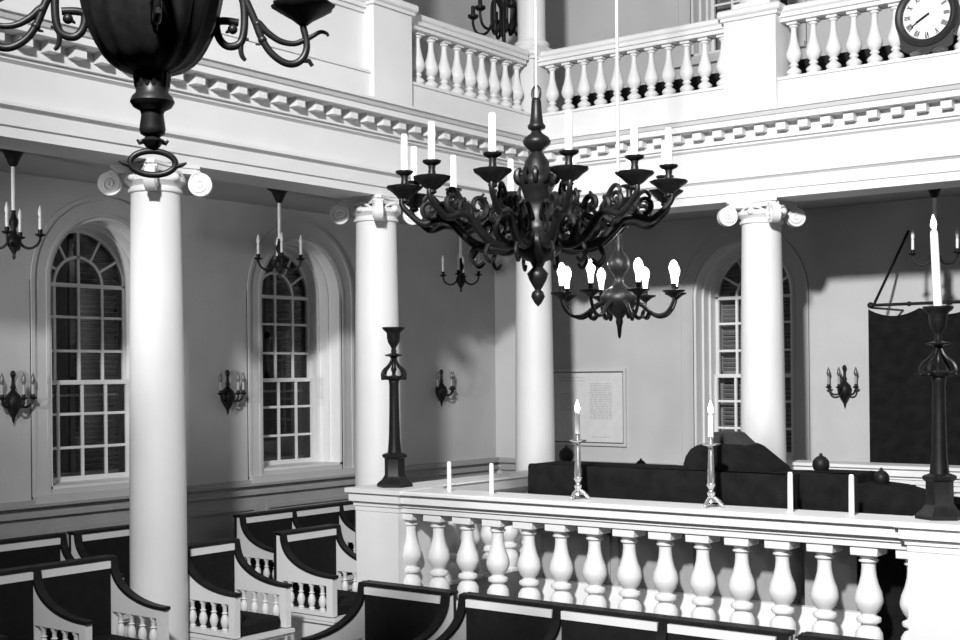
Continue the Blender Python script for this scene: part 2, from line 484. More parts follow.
for x, y, lab in ((XC, YC, 'slender white upper column rising from the gallery corner'), (XC+2.1055, YC, 'white upper column on the pedestal left of the clock'), (XC, YC-SP, 'white upper column on the pedestal of the left gallery')):
    mb = MB(); z0 = H2+.02
    t = thing('upper_column', lab, 'column', (x, y, z0), kind='thing', group='upper gallery columns')
    MB().box(-.15, .15, -.15, .15, 0, .05).lathe([(.145, .05), (.155, .075), (.145, .1), (.125, .11), (.12, .13)], 28).build('column_base', WHITE, t)
    MB().lathe([(.119, .13), (.118, 1.0), (.108, 3.2), (.13, 3.25), (.13, TOPZ-z0-.02)], 32).build('shaft', WHITE, t)

# dark pew backs on the end gallery
t = thing('gallery_pew', 'dark pew back showing low between the end gallery balusters', 'pew', (-4.2, 9.62, CEIL_LOW+.36))
MB().box(-2.05, 2.6, -.03, .03, 0, EYE+2.42-CEIL_LOW-.36).build('back', BLACKW, t, 0)
MB().box(-1.75, 2.6, .03, .4, .42, .46).box(-1.7, 2.55, .05, .36, 0, .42).build('seat', BLACKW, t, 0)

# ------------------------------------------------------------------ clock on the gallery front
def clock():
    d = .24
    cx, cy, cz = -2.975, gy-.13, EYE+2.445
    t = thing('wall_clock', 'round dark-framed clock with roman numerals hung on the end gallery front', 'clock', (cx, cy, cz))
    M = Matrix.Rotation(PI/2, 4, 'X')
    ring = [(.165, 0), (.165, .035), (.172, .05), (.19, .058), (.208, .05), (.218, .03), (.22, 0)]
    mb = MB()
    n = 48; vs, fs = [], []
    for r, z in ring:
        for i in range(n): vs.append((r*math.cos(2*PI*i/n), r*math.sin(2*PI*i/n), z))
    m = len(ring)
    for j in range(m):
        for i in range(n):
            i2 = (i+1) % n; j2 = (j+1) % m
            fs.append((j*n+i, j*n+i2, j2*n+i2, j2*n+i))
    mb.add(vs, fs, M); mb.build('case_ring', BLACKP, t)
    mb = MB(); mb.lathe([(.20, -.0), (.20, .012), (.17, .014)], 40, M=M); mb.build('dial', DIAL, t)
    # bracket below: shaped apron with two scrolls
    ap = [(-.19, -.12), (-.17, -.22), (-.13, -.245), (-.10, -.232), (-.05, -.225), (-.03, -.25), (0, -.262), (.03, -.25), (.05, -.225), (.10, -.232), (.13, -.245), (.17, -.22), (.19, -.12), (.0, -.19)]
    mb = MB(); mb.prism(ap, -.03, -.003, 'xz'); mb.build('apron', BLACKP, t, 0)
    numer = ['XII', 'I', 'II', 'III', 'IIII', 'V', 'VI', 'VII', 'VIII', 'IX', 'X', 'XI']
    for k, s_ in enumerate(numer):
        wd = {'I': .008, 'V': .02, 'X': .02}
        nm = MB(); tot = sum(wd[c] for c in s_); x = -tot/2
        Mk = Matrix.Rotation(k*PI/6, 4, 'Y') @ T(0, 0, .135)
        for c in s_:
            w = wd[c]; xc = x+w/2
            def bar(x0, x1):
                q = .0026
                nm.add([(x0-q, -.0165, -.02), (x0+q, -.0165, -.02), (x1+q, -.0165, .02), (x1-q, -.0165, .02),
                        (x0-q, -.0135, -.02), (x0+q, -.0135, -.02), (x1+q, -.0135, .02), (x1-q, -.0135, .02)],
                       [(0, 1, 2, 3), (7, 6, 5, 4), (0, 4, 5, 1), (1, 5, 6, 2), (2, 6, 7, 3), (3, 7, 4, 0)], Mk)
            if c == 'I': bar(xc, xc)
            elif c == 'V': bar(xc, xc-.007); bar(xc, xc+.007)
            else: bar(xc-.007, xc+.007); bar(xc+.007, xc-.007)
            x += w
        nm.build('numeral', BLACKP, t, 0)
    for ang, ln, w in ((240, .085, .007), (238, .125, .004)):
        mb = MB(); mb.box(-w, w, -.022, -.018, -.02, ln, Matrix.Rotation(math.radians(ang), 4, 'Y')); mb.build('hand', BLACKP, t, 0)
clock()

# ------------------------------------------------------------------ stalls
def curve(n=16):
    pts = []
    for i in range(n+1):
        t = (i/n)**2
        pts.append((.035+.45*t, .25+.25*(1-math.sqrt(t))**1.7))
    return pts
def arm_meshes():
    c = curve()
    mb = MB(); th = .022
    poly = [(0, .5)] + c + [(.515, .25), (.515, .20), (0, .20)]
    mb.prism(poly, -th, th, 'xz')
    mb.box(0, .055, -th, th, 0, .2).box(.46, .515, -th, th, 0, .2).box(.055, .46, -th, th, 0, .028)
    panel = mb.mesh('arm_panel', WHITE, 30)
    top = [(-.0, .505)] + c + [(.525, .25)]
    q = []
    for i, p in enumerate(top):
        a = Vector(top[max(0, i-1)]); b = Vector(top[min(len(top)-1, i+1)]); d = (b-a).normalized(); nrm = Vector((-d.y, d.x))
        q.append((p[0]-nrm.x*0 + nrm.x*.02, p[1]+nrm.y*.02))
    mb = MB(); vs = []
    for y in (-.026, .026):
        vs += [(x, y, z) for x, z in top] + [(x, y, z) for x, z in q]
    n = len(top); fs = []
    for k in range(n-1):
        for o in (0, 2*n): fs.append((o+k, o+k+1, o+n+k+1, o+n+k))
        fs.append((k, k+1, 2*n+k+1, 2*n+k)); fs.append((n+k, n+k+1, 3*n+k+1, 3*n+k))
    fs.append((0, n, 3*n, 2*n)); fs.append((n-1, 2*n-1, 4*n-1, 3*n-1))
    mb.add(vs, fs); cap = mb.mesh('arm_rail', BLACKW, 30)
    b = MB(); b.lathe([(.02, 0), (.022, .012), (.014, .02), (.021, .035), (.027, .06), (.022, .085), (.012, .105), (.02, .112), (.012, .12), (.014, .15), (.021, .16), (.021, .172)], 10)
    return panel, cap, b.mesh('baluster', WHITE, 40)
ARM, ARMCAP, SBAL = arm_meshes()
def stall(label, loc, rz, n, w, zs, group, cat='bench'):
    """n seats side by side facing local +x; zs = height of the seat board above the floor it stands on"""
    t = thing('stall_bench', label, cat, loc, rz, group)
    L = n*w
    mb = MB(); mb.box(.0, .48, .0, L, 0, zs-.03)
    for k in range(n): # framed panel on the front
        a, b = k*w+.06, (k+1)*w-.06
        mb.box(.48, .495, a, b, .08, .11).box(.48, .495, a, b, zs-.12, zs-.09).box(.48, .495, a, a+.03, .11, zs-.12).box(.48, .495, b-.03, b, .11, zs-.12)
    for y in (-.004, L-.0):
        mb.box(.03, .06, y-.006, y+.01, .1, zs-.1).box(.42, .45, y-.006, y+.01, .1, zs-.1)
    mb.box(-.0, .54, -.026, L+.03, zs-.03, zs-.008).box(0, .525, -.02, L+.02, zs-.05, zs-.03)
    mb.build('seat_base', WHITE, t, 0)
    for k in range(n):
        a, b = k*w+.03, (k+1)*w-.03
        MB().box(.05, .49, a, b, zs-.01, zs+.075, bev=.02).build('cushion', BLACKU, t)
        MB().box(.035, .055, a, b, zs+.07, zs+.455).build('back_panel', BLACKU, t, 0)
        MB().box(.03, .06, a, b, zs+.455, zs+.497).build('top_strip', WHITE, t, 0)
    MB().box(-.03, .035, -.02, L+.02, 0, zs+.5).build('back', BLACKW, t, 0)
    MB().box(-.045, .05, -.026, L+.026, zs+.5, zs+.522, bev=.005).build('back_rail', BLACKW, t, 0)
    for k in range(n+1):
        a = link('arm', ARM, t, (0, k*w, zs))
        link('arm_rail', ARMCAP, a)
        for i in range(4): link('baluster', SBAL, a, (.11+i*.098, 0, .028))
    return t
PF = .33     # raised floor under the side stalls
struct(MB().box(WX, -5.80, -1, EY, 0, PF).build('floor_side', FLOORM, smooth=0))
gS = 'dark stalls with white balustered arms along the left side'
zs = .45
stall('long dark stall at the lower left edge, ending beside the nearest column', (-6.44, 4.845-.52*3, PF), 0, 3, .52, zs, gS)
stall('single dark stall seat just right of the nearest white column', (-6.44, 5.385, PF), 0, 1, .425, zs, gS)
stall('dark stall seat with white balustered arms immediately left of the left corner post', (-6.44, 6.23, PF), 0, 1, .53, zs, gS)
stall('dark wall stall of the back row at the far left edge', (-7.72, 5.40-.56*3, PF), 0, 3, .56, zs-.01, gS)
stall('dark wall stall of the back row under the first window, partly behind the nearest column', (-7.72, 5.52, PF), 0, 1, .56, zs-.01, gS)
stall('dark wall stall of the back row under the second window', (-7.72, 7.04, PF), 0, 3, .555, zs-.03, gS)
gF = 'dark stalls set against the balustrade at the bottom'
YB = 5.78
zf = .612
def front(label, x0, n, w): return stall(label, (x0, YB, 0), -PI/2, n, w, zf, gF)
front('single dark stall seat at bottom below the left corner post', -5.235, 1, .63)
front('row of three dark stall seats at bottom centre below the balusters', -4.48, 3, .632)
front('dark stall seats at the lower right below the right end of the balustrade', -2.48, 1, .6)

# ------------------------------------------------------------------ reader's platform with balustrade
BFZ = .95
t = thing('platform', 'raised white-faced platform carrying the central balustrade', 'platform', (-3.8, 7.4, 0))
MB().box(-1.64, 2.0, -.79, 1.1, 0, BFZ-.04).build('platform_body', WHITE, t, 0)
MB().box(-1.65, 2.02, -.80, 1.12, BFZ-.04, BFZ).build('platform_floor', FLOORM, t, 0)
BZ0 = EYE-1.40
b = MB(); hgt = .525
pr = [(.05, .04), (.058, .052), (.06, .07), (.065, .1), (.062, .13), (.048, .155), (.036, .165), (.038, .175), (.055, .185), (.058, .195), (.055, .206), (.036, .216),
      (.036, .226), (.052, .245), (.066, .28), (.067, .30), (.06, .335), (.045, .375), (.036, .41), (.033, .435), (.034, .45), (.046, .458), (.046, .466), (.038, .47), (.042, .482), (.05, .49)]
pr = [(r*1.06, z-.028*min(1, max(0, (.455-z)/.06))) for r, z in pr]
b.box(-.068, .068, -.068, .068, -.03, .013, bev=.004); b.lathe(pr, 20); b.box(-.07, .07, -.07, .07, .49, .538, bev=.004)
BB = b.mesh('baluster', WHITE, 40)
YR = 6.36
t = thing('platform_balustrade', 'white balustrade with fat turned balusters across the lower right, between two square posts', 'balustrade', (0, 0, BFZ))
def capprof(y0=6.21): # (y, h)
    return [(6.215, -.722), (6.205, -.73), (6.205, -.744), (6.232, -.752), (6.232, -.80), (6.262, -.808), (6.262, -.826), (6.275, -.83), (6.278, -.862),
            (6.45, -.862), (6.46, -.83), (6.5, -.80), (6.505, -.744), (6.515, -.73), (6.505, -.722)]
zo = EYE-BFZ
mb = MB(); mb.prism([(y, zo+h) for y, h in capprof()], -5.4, -2.15, 'yz'); mb.build('cap_rail', WHITE, t, 30)
mb = MB(); mb.box(-5.38, -2.17, 6.26, 6.46, -BFZ, -.03).build('base_rail', WHITE, t, 0)
for k in range(15):
    x = -5.385 + k*.2293
    link('baluster', BB, t, (x, YR, 0))
for xa, xb in ((-5.74, -5.385), (-2.165, -1.80)):
    mb = MB(); mb.box(xa, xb, 6.24, 6.58, -BFZ, zo-.86)
    # capping in steps around the post
    for g, h0, h1 in ((.004, -.862, -.83), (.012, -.83, -.81), (.034, -.80, -.752), (.02, -.81, -.80), (.052, -.745, -.717), (.042, -.752, -.745)):
        mb.box(xa-g, xb+g, 6.24-g, 6.58+g, zo+h0, zo+h1)
    mb.build('post', WHITE, t, 0)
t = thing('side_balustrade', 'white balustrade running back from the left corner post into the room', 'balustrade', (0, 0, BFZ))
mb = MB(); mb.prism([(-5.56+(y-6.36), zo+h) for y, h in capprof()], 6.66, 8.2, 'xz'); mb.build('cap_rail', WHITE, t, 30)
MB().box(-5.66, -5.46, 6.6, 8.2, -BFZ, -.03).build('base_rail', WHITE, t, 0)
for k in range(7): link('baluster', BB, t, (-5.56, 6.75+k*.2293, 0))

# altar-end rail in front of the curtain
t = thing('end_rail', 'low white rail across the end of the room below the hanging curtain', 'rail', (0, 0, 0))
mb = MB(); mb.prism([(9.83+(y-6.36), EYE+h+.015) for y, h in capprof()], -4.55, -.5, 'yz'); mb.build('cap_rail', WHITE, t, 30)
MB().box(-4.55, -.5, 9.75, 9.91, 0, 1.0).build('plinth', WHITE, t, 0)
for k in range(14): link('baluster', BB, t, (-4.4+k*.2293, 9.83, 1.0-.03))

# draped reading table, desk and bench on the platform
t = thing('reading_table', 'grey-panelled reading table behind the front balusters under a dark cloth', 'table', (-3.765, 6.77, BFZ))
MB().box(-.835, .835, -.16, .15, 0, .83).build('table_body', GREYP, t, 0)
MB().box(-.8, 1.25, -.23, -.18, 0, .16).build('base_step', WHITE, t, 0)
mb = MB()
for a, b_ in ((-.81, -.29), (-.26, .26), (.29, .81)): mb.box(a, b_, -.172, -.16, .06, .10).box(a, b_, -.172, -.16, .45, .49).box(a, a+.03, -.172, -.16, .06, .49).box(b_-.03, b_, -.172, -.16, .06, .49)
mb.build('panel_moulding', GREYP, t, 0)
def cloth_box(x0, x1, y0, y1, zt, zb, amp=.012, seed=1, nx=60):
    """draped cloth: rounded top edge, skirt with soft folds; closed surface with a hem"""
    rng = random.Random(seed); per = []
    r = .02
    def ring(ins, z, fold):
        pts = []; n = nx
        cor = [(x0, y0), (x1, y0), (x1, y1), (x0, y1)]
        for k in range(4):
            a, b = Vector(cor[k]), Vector(cor[(k+1) % 4]); d = (b-a).normalized(); nrm = Vector((d.y, -d.x))
            m = n if k % 2 == 0 else n//2
            for i in range(m):
                p = a.lerp(b, i/m)
                f = fold*(math.sin(i*.9+k)+.6*math.sin(i*.37+2*k)+.4*math.sin(i*1.7+seed))
                p = p + nrm*(f*amp - ins)
                pts.append((p.x, p.y, z))
        return pts
    rings = [ring(.03, zt, 0), ring(.008, zt-.004, 0), ring(0, zt-.02, .1), ring(-.004, (zt+zb)/2, .6), ring(-.01, zb, 1), ring(.002, zb, 1), ring(.008, zt-.03, 0)]
    n = len(rings[0]); vs = [p for q in rings for p in q]; fs = []
    for j in range(len(rings)-1):
        for i in range(n): fs.append((j*n+i, j*n+(i+1) % n, (j+1)*n+(i+1) % n, (j+1)*n+i))
    fs.append(tuple(range(n))); fs.append(tuple((len(rings)-1)*n+i for i in range(n)))
    return MB().add(vs, fs)
o = cloth_box(-4.62, -2.91, 6.575, 6.935, EYE-.545, EYE-.90, seed=3).build('tablecloth', BLACKC)
tag(o, 'dark cloth draped over the reading table behind the silver candlesticks', 'tablecloth')
ZT = EYE-.545
t = thing('reading_desk', 'dark draped reading desk with sloping side on the cloth-covered table', 'reading desk', (-3.31, 6.9, ZT))
pf = [(-.26, 0), (-.265, .03), (-.25, .075), (-.22, .115), (-.18, .138), (-.15, .145), (.06, .145), (.10, .13), (.25, .02), (.262, 0)]
MB().prism(pf, -.28, 0., 'xz').build('cover', BLACKC, t, 50)
MB().prism([(-.135, .14), (-.135, .203), (-.12, .21), (-.02, .21), (.0, .204), (.075, .14)], -.2, -.04, 'xz').build('book_rest', mat('dark_grey_cloth', .02, .9, var=.2), t, 20)
t = thing('draped_bench', 'dark draped bench back with two ball finials right of the reading desk', 'bench', (-2.6, 6.94, BFZ))
MB().box(-.27, .02, -.28, -.03, 0, .55).build('bench_body', GREYP, t, 0)
cb = cloth_box(-2.885, -2.57, 6.6, 6.9, EYE-.535, EYE-.9, seed=8, nx=24); cb.v = [(x+2.6, y-6.9, z-BFZ) for x, y, z in cb.v]
cb.build('cover', BLACKC, t)
MB().prism([(.035, 0), (.035, EYE-.585-BFZ), (.20, EYE-.60-BFZ), (.42, EYE-.655-BFZ), (.7, EYE-.67-BFZ), (.7, 0)], -.3, .0, 'xz').build('side_cover', BLACKC, t, 30)
def finial(x, y, z, r, parent):
    MB().lathe([(r*.5, 0), (r*.35, r*.25), (r*.5, r*.4), (r*.85, r*.7), (r, r*1.2), (r*.9, r*1.75), (r*.55, r*2.15), (r*.22, r*2.3), (r*.2, r*2.45), (r*.12, r*2.6), (r*.02, r*2.62)], 20).build('ball_finial', BLACKW, parent, 60, (x, y, z))
finial(-2.84+2.6, -.12, EYE-.565-BFZ, .047, t); finial(-2.505+2.6, -.12, EYE-.622-BFZ, .043, t)
for x, y, zc, r, lab in ((-4.915, 7.45, EYE-.617, .052, 'dark ball-topped post behind the left end of the table, beside the corner column'), (-4.335, 7.45, EYE-.647, .036, 'small dark ball-topped post just showing over the middle of the tablecloth')):
    t = thing('finial_post', lab, 'post', (x, y, BFZ))
    MB().box(-.03, .03, -.03, .03, 0, zc-BFZ).build('shaft', BLACKW, t, 0)
    finial(0, 0, zc-BFZ, r, t)

# ------------------------------------------------------------------ tall dark candlesticks on the posts
ZR = EYE-.722
def tall_candlestick(label, x, y):
    t = thing('tall_candlestick', label, 'candlestick', (x, y, ZR+.006), group='tall dark candlesticks on the corner posts')
    mb = MB()
    mb.lathe([(.118, 0), (.118, .015), (.11, .025), (.085, .045), (.072, .065), (.066, .075), (.066, .18), (.08, .19), (.082, .205), (.07, .212), (.045, .22)], 6, ph=PI/6)
    mb.build('base', BRONZE, t, 30)
    MB().lathe([(.045, .215), (.042, .24), (.036, .32), (.032, .50), (.030, .66), (.034, .675), (.032, .685)], 16, lobes=8, amp=.1).build('shaft', BRONZE, t, 60)
    MB().lathe([(.03, .68), (.05, .695), (.062, .705), (.062, .712), (.03, .716), (.012, .72), (.012, .74), (.02, .755), (.016, .775), (.01, .8), (.014, .825), (.03, .84), (.055, .845), (.058, .852), (.03, .858), (.014, .865)], 20).build('collar', BRONZE, t, 50)
    mb = MB()
    for k in range(4):
        M = RZ(PI/4+k*PI/2 + .6)
        mb.tube([(.04, 0, .70), (.075, 0, .705), (.092, 0, .715), (.09, 0, .735), (.075, 0, .757), (.05, 0, .775), (.028, 0, .80), (.016, 0, .83)], [.012, .013, .012, .011, .010, .009, .008, .007], 7, M)
        mb.ball((.092, 0, .70), .012, 8, 1, M)
    mb.build('scroll_arms', BRONZE, t, 50)
    MB().lathe([(.014, .86), (.018, .875), (.014, .89), (.02, .905), (.036, .93), (.044, .965), (.044, .99), (.05, 1.0), (.066, 1.012), (.072, 1.022), (.072, 1.03), (.045, 1.03), (.03, 1.015)], 20).build('cup', BRONZE, t, 50)
    return t
tall_candlestick('tall dark candlestick with an empty cup on the left corner post', -5.565, 6.42)
tall_candlestick('tall dark candlestick with a white candle, on the right post', -2.07, 6.42)
def candle(x, y, z, h, r, label, group=None, lit=False, tilt=0, name='candle'):
    mb = MB(); mb.lathe([(r, 0), (r*.98, h*.5), (r*.9, h*.96), (r*.7, h), (r*.2, h*1.002)], 14)
    o = mb.build(name, WAX, None, 50, (x, y, z)); o.rotation_euler = (0, tilt, 0)
    tag(o, label, 'candle', group)
    if lit:
        f = MB(); f.lathe([(.001, 0), (.010, .006), (.015, .022), (.012, .04), (.005, .062), (.0005, .074)], 12)
        f.build('flame', FLAME, o, 60, (0, 0, h+.004))
    return o
candle(-2.07, 6.42, ZR+1.037, .37, .021, 'tall thick white candle in the right-hand tall candlestick, before the dark curtain', lit=True, tilt=-.045)

# slim white candles standing directly on the rail
for x, lab in ((-5.075, 'slim white unlit candle on the rail, first one right of the left corner post'), (-4.747, 'slim white unlit candle on the rail, left of the table cloth'),
               (-2.82, 'slim white unlit candle on the rail under the reading desk slope'), (-2.493, 'slim white unlit candle on the rail next to the right post')):
    candle(x, 6.37, ZR+.001, .205 if x > -4 else .185, .0145, lab, 'slim unlit candles on the front rail')

def silver_stick(label, x):
    t = thing('silver_candlestick', label, 'candlestick', (x, 6.36, ZR+.002), group='silver candlesticks on the front rail')
    mb = MB()
    mb.lathe([(.03, .025), (.026, .04), (.014, .05), (.02, .065), (.024, .075), (.014, .085), (.012, .095), (.022, .11), (.026, .122), (.016, .13)], 18)
    for k in range(3):
        M = RZ(k*2*PI/3+.4); mb.tube([(.015, 0, .05), (.035, 0, .035), (.05, 0, .02), (.062, 0, .008), (.068, 0, .006)], [.01, .012, .011, .010, .007], 8, M)
    mb.build('foot', SILVER, t, 50)
    MB().lathe([(.017, .125), (.021, .14), (.018, .2), (.0135, .30), (.012, .315), (.016, .322)], 16, lobes=6, amp=.12).build('stem', SILVER, t, 60)
    MB().lathe([(.01, .32), (.02, .322), (.05, .334), (.053, .340), (.048, .341), (.015, .335), (.015, .365), (.018, .37), (.018, .375), (.012, .375)], 20).build('drip_pan', SILVER, t, 50)
    return t
silver_stick('silver candlestick with lit candle on the rail, in front of the framed document', -4.118)
silver_stick('silver candlestick with lit candle on the rail, in front of the reading desk', -3.268)
candle(-4.118, 6.36, ZR+.378, .118, .0155, 'lit white candle in the silver candlestick before the framed document', lit=True)
candle(-3.268, 6.36, ZR+.378, .118, .0155, 'lit white candle in the silver candlestick before the reading desk', lit=True)

# ------------------------------------------------------------------ framed document on the end wall
t = thing('framed_document', 'large framed document hung on the end wall right of the corner column', 'picture', (-6.955, EY, EYE-.325))
mb = MB(); w, h = .475, .375
mb.box(-w, w, -.03, 0, h-.025, h).box(-w, w, -.03, 0, -h, -h+.025).box(-w, -w+.025, -.03, 0, -h+.025, h-.025).box(w-.025, w, -.03, 0, -h+.025, h-.025)
mb.build('frame', mat('pale_frame_paint', .55, .5), t, 0)
mb = MB(); e = .03
mb.box(-w+e-.008, w-e+.008, -.026, -.01, h-e-.004, h-e+.006).box(-w+e-.008, w-e+.008, -.026, -.01, -h+e-.006, -h+e+.006).box(-w+e-.006, -w+e+.004, -.026, -.01, -h+e+.006, h-e-.004).box(w-e-.004, w-e+.006, -.026, -.01, -h+e+.006, h-e-.004)
mb.build('frame_lip', mat('dark_frame_lip', .09, .5), t, 0)
MB().box(-w+.02, w-.02, -.012, -.004, -h+.02, h-.02).build('sheet', PAPER, t, 0)
rng = random.Random(7)
def lines(x0, x1, z0, z1, dz):
    mb = MB(); z = z1
    while z > z0:
        x = x0
        while x < x1:
            l = rng.uniform(.012, .05); xe = min(x+l, x1)
            mb.box(x, xe, -.0135, -.0118, z-.0035, z+.0035); x = xe+rng.uniform(.006, .014)
        z -= dz
    mb.build('lettering', INK, t, 0)
lines(.06, .31, -.12, .23, .017); lines(-.28, -.12, -.05, .13, .02); lines(-.3, .0, .24, .29, .03); lines(.08, .30, -.305, -.29, .02)

# ------------------------------------------------------------------ hanging dark curtain at the right
t = thing('curtain_rail', 'thin dark rail with slanting stays holding the dark curtain before the end wall', 'curtain rail', (-3.83, 10.25, EYE+.53))
mb = MB(); mb.tube([(0, 0, 0), (2.2, 0, 0)], .013, 10); mb.ball((-.01, 0, 0), .026, 14)
for q in (.3, .62, 1.0, 1.4): mb.ball((q, 0, 0), .02, 10)
mb.build('rod', IRON, t, 50)
for x in (0., 2.1): MB().tube([(x+.02, 0, .01), (x+.05, .3, .31), (x+.08, .635, .64)], .011, 8).build('stay', IRON, t, 50)
MB().tube([(0, 0, -.02), (.02, .3, -.02), (.03, .635, -.02)], .009, 8).build('side_rod', IRON, t, 50)
vs, fs = [], []; nx, nz = 90, 30; x0, x1 = -3.86, -1.7
def cy_(u, v): return 10.25 + .020*math.sin(u*26)*(.25+.75*v) + .012*math.sin(u*57+1)*v
for side in (0, 1):
    for j in range(nz+1):
        for i in range(nx+1):
            u, v = i/nx, j/nz
            sag = .06*abs(math.sin(u*PI*5.2))**.8
            zt = EYE+.50-sag; z = zt + (1.45-zt)*v
            vs.append((x0+(x1-x0)*u, cy_(u, v)+side*.012, z))
N = (nx+1)*(nz+1)
for s_ in (0, 1):
    for j in range(nz):
        for i in range(nx):
            a = s_*N + j*(nx+1)+i; fs.append((a, a+1, a+nx+2, a+nx+1))
for i in range(nx):
    for j in (0, nz): a = j*(nx+1)+i; fs.append((a, a+1, N+a+1, N+a))
for j in range(nz):
    for i in (0, nx): a = j*(nx+1)+i; fs.append((a, a+nx+1, N+a+nx+1, N+a))
o = MB().add(vs, fs).build('curtain', BLACKC, None, 60); tag(o, 'large dark curtain hanging from a thin rail before the end wall at the right', 'curtain')

# ------------------------------------------------------------------ pendants under the galleries
def pendant():
    t = thing('pendant_light', 'x', 'light', (0, 0, 0))
    MB().lathe([(.016, -.115), (.028, -.10), (.04, -.07), (.06, -.03), (.088, -.012), (.092, 0)], 20).build('canopy', IRON, t, 50)
    MB().lathe([(.013, -.39), (.013, -.115)], 10).build('stem', WAX, t, 50)
    mb = MB(); mb.lathe([(.004, -.69), (.012, -.675), (.008, -.66), (.014, -.645), (.035, -.61), (.045, -.58), (.04, -.555), (.02, -.53), (.014, -.5), (.026, -.475), (.03, -.455), (.018, -.43), (.012, -.40), (.014, -.385)], 16)
    mb.build('body', IRON, t, 50)
    for k in range(4):
        M = RZ(k*2*PI/4)
        a = MB(); a.tube([(.03, 0, -.575), (.06, 0, -.61), (.10, 0, -.62), (.14, 0, -.60), (.158, 0, -.565), (.16, 0, -.54)], [.009, .009, .008, .008, .008, .008], 7, M)
        a.lathe([(.008, -.55), (.03, -.54), (.034, -.532), (.014, -.53), (.015, -.505), (.011, -.503)], 12, (0, 0, 0), M @ T(.16, 0, 0))
        ao = a.build('arm', IRON, t, 50)
        c = MB(); c.lathe([(.011, -.51), (.011, -.43), (.006, -.428)], 10, (0, 0, 0), M @ T(.16, 0, 0)); c.build('candle_sleeve', WAX, ao, 50)
        c = MB(); c.lathe([(.006, -.43), (.012, -.415), (.014, -.40), (.011, -.38), (.005, -.36), (.001, -.352)], 10, (0, 0, 0), M @ T(.16, 0, 0)); c.build('bulb', WAX, ao, 60)
    return t
p0 = pendant()
pend = [(-7.2, 4.73, 3.14+.75, 'small dark pendant light with candle bulbs under the gallery at the far left edge'),
        (-7.2, 7.0, .9, 'small dark pendant light hanging in front of the second window'),
        (-7.2, 9.23, 2.1, 'small dark pendant light in the far corner, seen below the big chandelier'),
        (-3.25, 10.02, .35, 'small dark pendant light above the hanging curtain at the right')]
for i, (x, y, a, lab) in enumerate(pend):
    if i == 0:
        p0.location = (x, y, CEIL_LOW); p0.rotation_euler.z = a; p0['label'] = lab; p0['group'] = 'pendant lights under the gallery'
    else: dup(p0, (x, y, CEIL_LOW), a, lab)

# ------------------------------------------------------------------ wall sconces (local: wall plane y=0, room toward -y)
def sconce():
    t = thing('wall_sconce', 'x', 'sconce', (0, 0, 0))
    mb = MB(); mb.lathe([(.003, -.20), (.008, -.185), (.012, -.16), (.03, -.13), (.055, -.08), (.062, -.045), (.05, -.01), (.03, .01), (.014, .03), (.02, .05), (.012, .07), (.010, .11), (.016, .125), (.02, .14), (.014, .157), (.003, .165)], 18, (0, -.035, 0))
    mb.box(-.012, .012, -.04, 0, -.08, .0)
    mb.build('backplate', IRON, t, 50)
    for a in (-68, 0, 68):
        r = .13 if a else .12
        M = T(0, -.04, 0) @ RZ(math.radians(-90+a))
        A = MB(); A.tube([(.02, 0, -.06), (.05, 0, -.085), (.09, 0, -.088), (.118, 0, -.065), (r, 0, -.035)], .0085, 7, M)
        A.lathe([(.006, -.04), (.024, -.03), (.028, -.02), (.014, -.018), (.014, .0), (.01, 0)], 12, (0, 0, 0), M @ T(r, 0, 0))
        ao = A.build('arm', IRON, t, 50)
        C = MB(); C.lathe([(.0105, -.005), (.0105, .065), (.005, .067)], 10, (0, 0, 0), M @ T(r, 0, 0)); C.build('candle_sleeve', GREYP, ao, 50)
        C = MB(); C.lathe([(.006, .065), (.015, .08), (.017, .095), (.013, .12), (.005, .14), (.001, .148)], 10, (0, 0, 0), M @ T(r, 0, 0)); C.build('bulb', DARKBULB, ao, 60)
    return t
s0 = sconce()
ZSC = 2.245
for i, (x, y, a, lab) in enumerate(((WX, 5.25, PI/2, 'dark three-arm sconce on the left wall at the left edge'), (WX, 7.2, PI/2, 'dark three-arm sconce on the left wall between the two windows'),
                                   (WX, 9.95, PI/2, 'dark three-arm sconce on the left wall near the far corner'), (-4.30, EY, 0, 'dark three-arm sconce on the end wall left of the curtain'))):
    if i == 0: s0.location = (x, y, ZSC); s0.rotation_euler.z = a; s0['label'] = lab; s0['group'] = 'three-arm wall sconces'
    else: dup(s0, (x, y, ZSC), a, lab)

